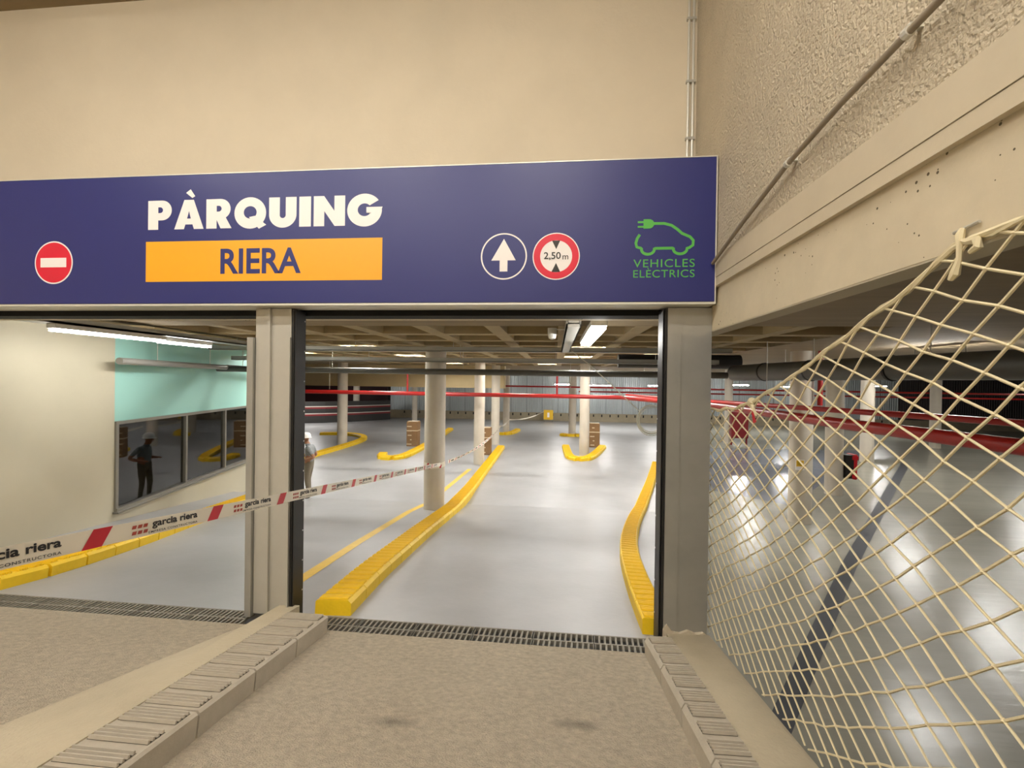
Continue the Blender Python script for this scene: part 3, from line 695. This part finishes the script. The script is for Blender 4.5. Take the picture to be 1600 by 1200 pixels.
p0, p1, p2 = wl(2.4, -.22, 2.335), wl(5.7, -.22, 2.33), wl(9.0, -.22, 2.32)
pipe('wall_pipe', [p0, p1], .055, M['pipe_grey'], 'shiny grey pipe in front of the turquoise wall', clamps=[tuple(wl(3.3, -.22, 2.33)), tuple(wl(5, -.22, 2.33))])
pipe('wall_pipe', [p1 + (p2 - p1) * .004, p2], .065, M['pipe_black'], 'black pipe section in front of the turquoise wall', clamps=[tuple(wl(6.5, -.22, 2.33))])
t = thing('cable_tray', (-6.0, 6, 2.72), 'grey tray carrying the left-hand light battens', 'cable tray')
b = MB(); b.box(-6.16, -5.86, 4.3, 8.2, 2.716, 2.74); b.box(-6.16, -6.15, 4.3, 8.2, 2.716, 2.79); b.box(-5.87, -5.86, 4.3, 8.2, 2.716, 2.79); b.build('tray', M['tray'], t)
for y in (4.8, 7.8): MB().tube([(-6.0, y, 2.74), (-6.0, y, ZC)], .006, 6).build('hanger', M['galv'], t)
t = thing('smoke_detector', (-.05, 5.4, 2.70), 'round white smoke detector under the ribbed ceiling', 'detector')
MB().lathe((-.05, 5.4, 2.62), [(.02, 0), (.042, .012), (.05, .04), (.05, .06)], 18).build('head', M['helmet'], t, smooth=True)
MB().lathe((-.05, 5.4, 2.68), [(.055, 0), (.055, .075)], 18).build('base', M['lamp_body'], t, smooth=True)
MB().tube([(-.05, 5.4, 2.74), (.098, 5.4, 2.74)], .008, 6).build('conduit_stub', M['alu'], t)
# coil of pale cable and the length hanging from the trunking
t = thing('cable_coil', (1.63, 8.0, 1.49), 'coil of pale cable hanging inside the gateway', 'cable')
b = MB()
for i in range(7):
    r = .22 + .012 * (i % 4); ox, oz, tl = random.uniform(-.015, .015), random.uniform(-.02, .02), random.uniform(-.15, .15)
    b.tube([(1.70 + ox + r * math.cos(a), 8.0 + .02 * i - .06 + tl * .2 * math.sin(a), 1.46 + oz + r * 1.05 * math.sin(a)) for a in [2 * pi * k / 36 for k in range(36)]], .007, 6, closed=True)
b.build('loops', M['cable'], t, smooth=True)
MB().tube([(.248, 8.0, 2.69), (.62, 8.0, 2.40), (1.08, 8.0, 1.98), (1.49, 8.0, 1.60)], .009, 8).build('hanging_length', M['cable'], t, smooth=True)

# ------------------------------------------------------------------ cartons, fire cabinet, boxes
def carton(x, y, w, d, h, label):
    t = thing('wrapped_machine', (x, y, ZP), label, 'box', 'ticket machines wrapped in cardboard')
    MB().box(x - w / 2, x + w / 2, y - d / 2, y + d / 2, ZP, ZP + h).build('carton', M['card'], t, bevel=.02)
    b = MB(); b.box(x - w / 2 - .004, x + w / 2 + .004, y - d / 2 - .004, y + d / 2 + .004, ZP + h * .62, ZP + h * .66)
    for k in range(5): b.box(x - w * .3 + random.uniform(-.1, .1), x - w * .3 + .14, y - d / 2 - .006, y - d / 2, ZP + .08 + .2 * k, ZP + .13 + .2 * k)
    b.build('packing_tape', M['card_tape'], t)
    MB().box(x - w / 2 + .03, x + w / 2 - .03, y - d / 2 + .03, y + d / 2 - .03, ZP + h, ZP + h + .017).build('top_flap', M['card_tape'], t)
    return t
carton(-6.42, 19.6, .5, .45, 1.12, 'brown taped carton on the island with the rounded kerb nose')
carton(1.83, 20.9, .48, .4, 1.1, 'brown taped carton by the column in the open yellow kerb')
carton(-2.80, 17.9, .42, .4, 1.1, 'brown taped carton on the divider between the column pair')
t = thing('fire_cabinet', (9.1, 23.0, ZP), 'dark red fire hose cabinet on legs beside a far column', 'cabinet')
MB().box(8.7, 9.5, 22.8, 23.1, -.55, .75).build('body', M['cab_red'], t, bevel=.02)
MB().box(8.76, 9.44, 22.785, 22.8, -.5, .7).build('door', M['cab_red'], t)
for x in (8.74, 9.46): MB().box(x - .03, x + .03, 22.9, 22.98, ZP, -.55).build('leg', M['cab_red'], t)
t = thing('extinguisher_box', (8.02, 13.0, -.45), 'red and black extinguisher box fixed to a column behind the net', 'box')
MB().box(7.9, 8.12, 12.85, 13.15, -.42, .22).build('body', M['blackv'], t, bevel=.015)
b = MB(); b.box(8.10, 8.19, 12.84, 13.16, -.44, .24); b.build('door', M['ext_red'], t, bevel=.015)
for z in (-.40, .1): MB().box(8.06, 8.20, 12.82, 12.86, z, z + .1).build('hinge', M['ext_red'], t)
t = thing('placard', (5.25, 10.06, .6), 'small yellow and white notice on a column behind the net', 'notice')
MB().box(5.17, 5.34, 10.045, 10.06, .28, .50).build('board', M['white'], t)
MB().box(5.18, 5.33, 10.04, 10.045, .36, .49).build('yellow_field', M['sign_y'], t)
for z in (.39, .42, .45): MB().box(5.20, 5.30, 10.037, 10.04, z, z + .008).build('print', M['blackv'], t)
t = thing('notice_stand', (-.5, 33.2, ZP), 'small yellow framed notice stand before the low back wall', 'stand')
b = MB(); b.box(-.85, -.15, 33.2, 33.24, -.72, .0); b.build('frame', M['sign_y'], t)
MB().box(-.58, -.42, 33.18, 33.2, -.55, -.2).build('sheet', M['white'], t)
for x in (-.8, -.2): MB().box(x - .02, x + .02, 33.2, 33.24, ZP, -.72).build('leg', M['winframe'], t)
MB().add([(1.35 + .55, 4.1, ZP + .003), (2.06, 4.0, ZP + .003), (4.95, 7.75, ZP + .003), (13.75, 18.6, ZP + .003), (13.5, 18.7, ZP + .003), (4.78, 7.87, ZP + .003)], [(0, 1, 2, 5), (5, 2, 3, 4)]).build('floor_strip', M['strip_dark'])
tag(bpy.data.objects['floor_strip'], 'long dark strip running across the glossy parking floor', 'floor marking')
o = MB().add([(4.376, 13.05, ZP + .002), (5.875, 11.63, ZP + .002), (9.13, 15.53, ZP + .002), (14.66, 22.0, ZP + .002), (7.2, 21.56, ZP + .002)], [(0, 1, 2, 3, 4)]).build('bluish_floor_area', M['park_blue'])  # bluish grey area laid on the parking floor
tag(o, 'bluish grey area on the glossy floor behind the net', 'floor marking')

# ------------------------------------------------------------------ people
def skin_body(name, chains, mats, matfn, parent, sub=2):
    """chains: lists of (point, radius); first point of a chain may repeat an earlier point"""
    vs, es, rad = [], [], []
    def vid(p, r):
        for i, q in enumerate(vs):
            if (Vector(q) - Vector(p)).length < 1e-4: return i
        vs.append(tuple(p)); rad.append(r); return len(vs) - 1
    for ch in chains:
        prev = None
        for p, r in ch:
            i = vid(p, r)
            if prev is not None and prev != i: es.append((prev, i))
            prev = i
    me = bpy.data.meshes.new(name); me.from_pydata(vs, es, []); me.update()
    o = bpy.data.objects.new(name, me); COL.objects.link(o)
    sk = o.modifiers.new('skin', 'SKIN')
    if not me.skin_vertices: 
        bpy.context.view_layer.objects.active = o
    for i, d in enumerate(me.skin_vertices[0].data):
        r = rad[i]; d.radius = r if isinstance(r, tuple) else (r, r); d.use_root = (i == 0)
    ss = o.modifiers.new('sub', 'SUBSURF'); ss.levels = sub; ss.render_levels = sub
    dg = bpy.context.evaluated_depsgraph_get(); dg.update()
    m2 = bpy.data.meshes.new_from_object(o.evaluated_get(dg)); m2.name = name
    bpy.data.objects.remove(o)
    o = bpy.data.objects.new(name, m2); COL.objects.link(o); o.parent = parent
    for m in mats: m2.materials.append(m)
    for p in m2.polygons: p.material_index = matfn(p.center); p.use_smooth = True
    return o
def hand(w, d, up, side):
    """five finger chains from the wrist w; d: pointing direction, up: back of the hand, side: thumb side"""
    w, d, up, side = Vector(w), Vector(d).normalized(), Vector(up).normalized(), Vector(side).normalized()
    pm = w + d * .05; ch = []
    for k, (o_, l) in enumerate(((.028, .062), (.010, .070), (-.010, .066), (-.028, .052))):
        a = pm + d * .035 + side * o_
        ch.append([(pm, .024), (a, .011), (a + d * l * .5 - up * .006, .0095), (a + d * l * .8 - up * .03, .008)])
    ch.append([(pm, .024), (w + d * .045 + side * .038, .011), (w + d * .085 + side * .052 - up * .01, .009)])
    return ch
def person(loc, rot, label, mats, pose, helmet_mat):
    """local frame: faces -x, left-right along y"""
    t = thing('person', loc, label, 'person'); t.rotation_euler.z = rot
    P = pose; H = P['hip']; Cc = P['chest']; N = P['neck']
    ch = [[(H, (.15, .12)), (P['waist'], (.135, .11)), (Cc, (.165, .12)), (N, .055), (P['jaw'], .068), (P['head'], .088), (P['crown'], .07)]]
    for s in ('l', 'r'):
        ch.append([(Cc, .16), (P['sh' + s], .062), (P['el' + s], .045), (P['wr' + s], .032), (Vector(P['wr' + s]) + Vector(P['hd' + s]).normalized() * .05, .024)])
        ch += hand(P['wr' + s], P['hd' + s], P['hu' + s], P['hs' + s])
        ch.append([(H, .15), (P['hp' + s], .092), (P['kn' + s], .062), (P['an' + s], .045), (P['he' + s], .045), (P['to' + s], .036)])
    nz = (N[2] + Cc[2]) / 2 + .04
    cuffs = [(Vector(P['el' + s]).lerp(Vector(P['wr' + s]), P.get('cuff', .1)), Vector(P['wr' + s])) for s in 'lr']
    def mf(c):
        if c.z > N[2] - .005: return 0
        for a, w in cuffs:
            ax = (w - a).normalized(); k = (c - a).dot(ax)
            if k > 0 and (c - a - ax * k).length < .1: return 0
        if c.z < .12: return 3
        return 2 if c.z < P['belt'] else 1
    body = skin_body('body', ch, mats, mf, t)
    hc = Vector(P['head'])
    # face: eyes, nose, mouth, ears
    b = MB(); b.tube([hc + Vector((-.085, 0, .01)), hc + Vector((-.112, 0, -.022)), hc + Vector((-.09, 0, -.035))], [.008, .014, .008], 8); nose = b
    b.build('nose', mats[0], None, smooth=True).parent = t
    for s in (-1, 1):
        MB().lathe(tuple(hc + Vector((-.083, .032 * s, .008))), [(.003, -.008), (.010, 0), (.003, .008)], 8).build('eye', M['blackv'], None, smooth=True).parent = t
        MB().lathe(tuple(hc + Vector((.0, .092 * s, -.02))), [(.006, -.03), (.016, 0), (.008, .03)], 8).build('ear', mats[0], None, smooth=True).parent = t
    MB().box(hc.x - .092, hc.x - .08, hc.y - .025, hc.y + .025, hc.z - .062, hc.z - .054).build('mouth', M['cab_red'], None).parent = t
    # safety helmet with brim
    hb = MB(); hb.lathe((hc.x + .005, hc.y, hc.z + .03), [(.118, 0), (.120, .03), (.108, .075), (.075, .11), (.03, .125), (.004, .128)], 20)
    k = hb.build('helmet', helmet_mat, None, smooth=True); k.parent = t
    br = MB(); n = 20
    br.add([(hc.x + .005 + (r * math.cos(a) * (1.25 if math.cos(a) < 0 else 1.03)), hc.y + r * math.sin(a), hc.z + z) for r, z in ((.112, .036), (.135, .026), (.135, .020), (.112, .030)) for a in [2 * pi * i / n for i in range(n)]],
           [(q * n + i, q * n + (i + 1) % n, ((q + 1) % 4) * n + (i + 1) % n, ((q + 1) % 4) * n + i) for q in range(4) for i in range(n)])
    k2 = br.build('brim', helmet_mat, None, smooth=True); k2.parent = k
    return t
V = lambda *a: tuple(a)
pose1 = dict(hip=V(.02, 0, .86), waist=V(.03, 0, 1.0), chest=V(.03, 0, 1.18), neck=V(-.03, 0, 1.37), jaw=V(-.07, 0, 1.41), head=V(-.075, 0, 1.49), crown=V(-.07, 0, 1.555),
    shl=V(.03, -.18, 1.27), ell=V(.20, -.25, 1.05), wrl=V(-.04, -.20, .98), hdl=V(-1, .15, .1), hul=V(0, 0, 1), hsl=V(0, 1, 0),
    shr=V(.03, .18, 1.27), elr=V(.12, .25, 1.03), wrr=V(-.12, .17, 1.02), hdr=V(-1, -.2, .1), hur=V(0, 0, 1), hsr=V(0, -1, 0),
    hpl=V(.02, -.10, .80), knl=V(.0, -.11, .46), anl=V(.05, -.11, .09), hel=V(.07, -.11, .05), tol=V(-.12, -.13, .04),
    hpr=V(.02, .10, .80), knr=V(-.03, .12, .46), anr=V(.0, .12, .09), her=V(.02, .12, .05), tor=V(-.17, .14, .04), belt=.93, cuff=-.25)
person((-6.14, 10.52, -.888), .25, 'person in white helmet, checked shirt and khaki trousers standing past the post', [M['skin'], M['shirt'], M['khaki'], M['boots']], pose1, M['helmet'])
pose2 = dict(pose1); pose2.update(cuff=.9, belt=.80, wrl=V(-.22, -.12, 1.08), ell=V(.06, -.27, 1.02), elr=V(.05, .27, 1.02), wrr=V(-.22, .1, 1.1), head=V(-.06, 0, 1.49))
pw = wl(4.05, .9, -.88)
person(tuple(pw), 1.9, 'person in dark hooded jacket and grey helmet behind the booth glass', [M['skin'], M['hoodie'], M['dtrous'], M['boots']], pose2, M['helmet_g'])
# things standing in the booth
t = thing('booth_cabinet', tuple(wl(3.05, .9, -.88)), 'dark cabinet standing behind the booth window', 'cabinet')
wbox(2.75, 3.4, .75, 1.3, -.88, .95).build('body', M['dark_cab'], t, bevel=.01)
wbox(2.78, 3.08, .735, .75, -.8, .9).build('door', M['dark_cab'], t); wbox(3.1, 3.38, .735, .75, -.8, .9).build('door', M['dark_cab'], t)
wbox(2.7, 3.45, .7, 1.33, .95, .98).build('top', M['card'], t)
def ladder(s, d, h, label):
    t = thing('step_ladder', tuple(wl(s, d, -.88)), label, 'ladder')
    for q in (-.2, .2):
        MB().tube([wl(s + q, d, -.88), wl(s + q * .7, d + .3, -.88 + h)], .022, 6).build('stile', M['alu'], t)
        MB().tube([wl(s + q, d + .7, -.88), wl(s + q * .7, d + .34, -.88 + h)], .018, 6).build('rear_leg', M['alu'], t)
    for k in range(1, 5):
        a = k / 5; MB().obox(wl(s, d + .3 * a, -.88 + h * a), (wl(s + .18 - .05 * a, 0, 0) - wl(s, 0, 0)), (wl(0, .04, 0) - wl(0, 0, 0)), (0, 0, .012)).build('step', M['alu'], t)
    MB().obox(wl(s, d + .32, -.88 + h), (wl(s + .16, 0, 0) - wl(s, 0, 0)), (wl(0, .09, 0) - wl(0, 0, 0)), (0, 0, .015)).build('top_step', M['alu'], t)
ladder(5.75, 1.3, 1.9, 'tall aluminium step ladder inside the booth')
ladder(4.75, .55, 1.05, 'low aluminium step ladder beside the dark figure in the booth')

# ------------------------------------------------------------------ safety net behind the ramp edge
net = thing('safety_net', (1.25, 2.4, .5), 'cream knotted safety net hung along the open side of the ramp', 'net')
TOP = [(.3, 2.52), (1.0, 2.53), (1.275, 2.535), (1.447, 2.545), (1.56, 2.475), (1.974, 2.323), (2.466, 2.141), (2.984, 1.985), (3.25, 1.93), (3.60, 1.90), (4.0, 1.88)]
def ztop(y):
    for (a, za), (c, zc) in zip(TOP, TOP[1:]):
        if a <= y <= c: return za + (zc - za) * (y - a) / (c - a)
    return -9
def zbot(y): return max(0, zr(y)) + .115
def netp(i, j):
    y = 1.537 + i * .080 - j * .1; z = 2.297 - i * .072 - j * .040
    k = min(1, max(0, (2.1 - z) / 1.5)) * .22
    z2 = z + k * (y - 2.3) * 1.0
    rn = random.Random(i * 977 + j * 131)
    return y + rn.uniform(-.006, .006), z2 + rn.uniform(-.006, .006)
def nx_(y, z):
    return 1.203 + .052 * min(1, max(0, (2.50 - z) / .5))
b = MB(); kn = MB()
def inside(p): return .35 < p[0] < 3.95 and zbot(p[0]) - .001 < p[1] < ztop(p[0])
def clip(p, q):
    for k in range(12):
        m = ((p[0] + q[0]) / 2, (p[1] + q[1]) / 2)
        if inside(m): p = m
        else: q = m
    return p
for i in range(-30, 60):
    for j in range(-40, 40):
        p = netp(i, j)
        for q in (netp(i + 1, j), netp(i, j + 1)):
            a, c = inside(p), inside(q)
            if not a and not c: continue
            P_, Q_ = (p, q) if a and c else ((p, clip(p, q)) if a else (clip(q, p), q))
            A = Vector((nx_(*P_), P_[0], P_[1])); B_ = Vector((nx_(*Q_), Q_[0], Q_[1]))
            if (A - B_).length > .02: b.tube([A, B_], .0047, 5, cap=False)
        if inside(p):
            A = Vector((nx_(*p), p[0], p[1]))
            kn.add([A + Vector(d) * .0095 for d in ((1, 0, 0), (-1, 0, 0), (0, 1, 0), (0, -1, 0), (0, 0, 1), (0, 0, -1))], [(0, 2, 4), (2, 1, 4), (1, 3, 4), (3, 0, 4), (2, 0, 5), (1, 2, 5), (3, 1, 5), (0, 3, 5)])
b.build('mesh_cords', M['rope'], net, smooth=True, kind='stuff')
kn.build('mesh_knots', M['rope'], net, kind='stuff')
rp = []
for k in range(60):
    y = .3 + (3.95 - .3) * k / 59; z = ztop(y) + .006 * math.sin(k * 1.3); rp.append((nx_(y, z), y, z))
b = MB(); b.tube(rp, .009, 6); b.tube([(x + .006 * math.cos(i * 1.4), y, z + .012 * math.sin(i * 1.4)) for i, (x, y, z) in enumerate(rp)], .006, 5)
b.build('top_rope', M['rope'], net, smooth=True)
# tie at the beam with frayed ends
b = MB(); ky, kz = 1.447, 2.545
b.tube([(1.203, ky, kz + .03), (1.196, ky, kz + .012), (1.198, ky + .002, kz - .02), (1.20, ky + .006, kz - .06), (1.20, ky + .02, kz - .10), (1.20, ky + .034, kz - .115)], [.007, .012, .009, .008, .014, .008], 7)
b.tube([(1.20, ky, kz - .005), (1.195, ky - .03, kz - .018), (1.195, ky - .055, kz - .02), (1.195, ky - .06, kz - .04), (1.195, ky - .035, kz - .05)], [.007, .010, .013, .012, .007], 6)
b.build('tied_knot', M['rope'], net, smooth=True)
MB().tube([(1.208, ky + .035, kz + .028), (1.206, ky - .05, kz + .034)], .005, 6).build('hook', M['galv'], net)
b = MB(); b.tube([(1.25, 2.95, 2.0), (1.25, 2.97, 1.985)], .025, 8); b.tube([(1.25, 2.96, 1.99), (1.25, 2.93, 1.93), (1.25, 2.90, 1.90)], [.012, .014, .012], 6); b.build('tied_knot', M['rope'], net, smooth=True)
b = MB()
b.add([(1.235, 2.93, 1.94), (1.235, 2.90, 1.93), (1.238, 2.86, 1.87), (1.238, 2.89, 1.865)], [(0, 1, 2, 3)]); b.add([(1.24, 2.94, 1.93), (1.24, 2.915, 1.925), (1.245, 2.90, 1.86), (1.245, 2.925, 1.86)], [(0, 1, 2, 3)])
b.build('red_ribbon', M['tape_red'], net)

# ------------------------------------------------------------------ barrier tape
TW = .075
def tape(P0, P1, sag, label, print_=True, twist=0., n=60):
    P0, P1 = Vector(P0), Vector(P1); Ltot = (P1 - P0).length; hd = (P1 - P0); hd.z = 0; hd.normalize(); nrm = Vector((hd.y, -hd.x, 0))   # towards the camera side
    def pt(s, w, off=0.):
        a = s / Ltot; p = P0.lerp(P1, a); p.z -= sag * 4 * a * (1 - a)
        tw = twist * math.sin(a * 9)
        up = Vector((0, 0, 1)) * math.cos(tw) + nrm * math.sin(tw)
        return p + up * w + nrm * off
    t = thing('barrier_tape', tuple(P0), label, 'tape')
    b = MB(); v = []
    for i in range(n + 1):
        s = Ltot * i / n; v += [pt(s, -TW / 2), pt(s, TW / 2)]
    b.add(v, [(2 * i, 2 * i + 2, 2 * i + 3, 2 * i + 1) for i in range(n)]); b.build('film', M['tape'], t)
    return t, pt, Ltot
def tape_print(t, pt, Ltot, s0, rep, side, full=True):
    off = side * .0016
    def put(mb, v, f): return mb.add([pt(x, z, off) for x, z in v], f)
    if full:
        v1, f1 = curve_mesh(text='garcia riera', offset=.03); v1 = fit(v1, 0, .29, -.013, .029)
        v2, f2 = curve_mesh(text='EMPRESA CONSTRUCTORA', offset=.008, spacing=1.15); v2 = fit(v2, -.02, .29, -.030, -.019)
    s = s0
    while s < Ltot - .7:
        put(MB(), [(s, -TW / 2), (s + .085, -TW / 2), (s + .135, TW / 2), (s + .05, TW / 2)], [(0, 1, 2, 3)]).build('red_stripe', M['tape_red'], t)
        if full:
            o_ = s + .335; mb = MB(); put(mb, [(o_ + x, z) for x, z in v1], f1); put(mb, [(o_ + x, z) for x, z in v2], f2); mb.build('printed_lettering', M['tape_ink'], t)
            mb = MB()
            for z in (.010, -.016):
                for c_ in range(3): put(mb, [(s + .225 + c_ * .03, z - .006), (s + .247 + c_ * .03, z - .006), (s + .252 + c_ * .03, z + .009), (s + .23 + c_ * .03, z + .009)], [(0, 1, 2, 3)])
            mb.build('printed_logo', M['tape_logo'], t)
        else:
            put(MB(), [(s + .22, -.016), (s + .52, -.016), (s + .52, .016), (s + .22, .016)], [(0, 1, 2, 3)]).build('printed_lettering', M['tape_ink'], t)
        s += rep
t, pt, Lt = tape((-1.605, -1.0, 1.839), (-2.48, 9.46, .265), .0, 'printed white and red barrier tape passing in front of the ribbed post')
tape_print(t, pt, Lt, .47, .70, 1)
t, pt, Lt = tape((-2.40, 9.80, .26), (-2.555, 20.72, -.04), .18, 'slack length of barrier tape leading from the thick column', twist=.5)
tape_print(t, pt, Lt, .1, .70, 1, False)
t, pt, Lt = tape((-2.64, 21.0, -.05), (-2.70, 25.85, -.17), .1, 'far length of barrier tape between two divider columns', twist=.8)
t, pt, Lt = tape((-2.70, 26.1, -.17), (-.85, 33.18, -.12), .18, 'far barrier tape reaching the yellow notice stand', twist=.8)
t = thing('barrier_tape', (-2.674, 9.673, .15), 'two turns of barrier tape around the thick column', 'tape')
for k, z in enumerate((.265, .205)):
    b = MB(); n = 32; rr = .235 + .003 * k
    v = []
    for i in range(n):
        a = 2 * pi * i / n; zz = z + .02 * math.sin(a + k); v += [(-2.674 + rr * math.cos(a), 9.673 + rr * math.sin(a), zz - .035), (-2.674 + rr * math.cos(a), 9.673 + rr * math.sin(a), zz + .035)]
    b.add(v, [(2 * i, (2 * i + 2) % (2 * n), (2 * i + 3) % (2 * n), 2 * i + 1) for i in range(n)]); b.build('film', M['tape'], t)
    for q in range(6):
        a = 2 * pi * q / 6 + .2 * k; r2 = rr + .002; zz = z + .02 * math.sin(a + k); cp = lambda w, h_: (-2.674 + r2 * math.cos(w), 9.673 + r2 * math.sin(w), zz + h_)
        MB().add([cp(a, -.035), cp(a + .18, -.035), cp(a + .28, .035), cp(a + .1, .035)], [(0, 1, 2, 3)]).build('red_stripe', M['tape_red'], t)
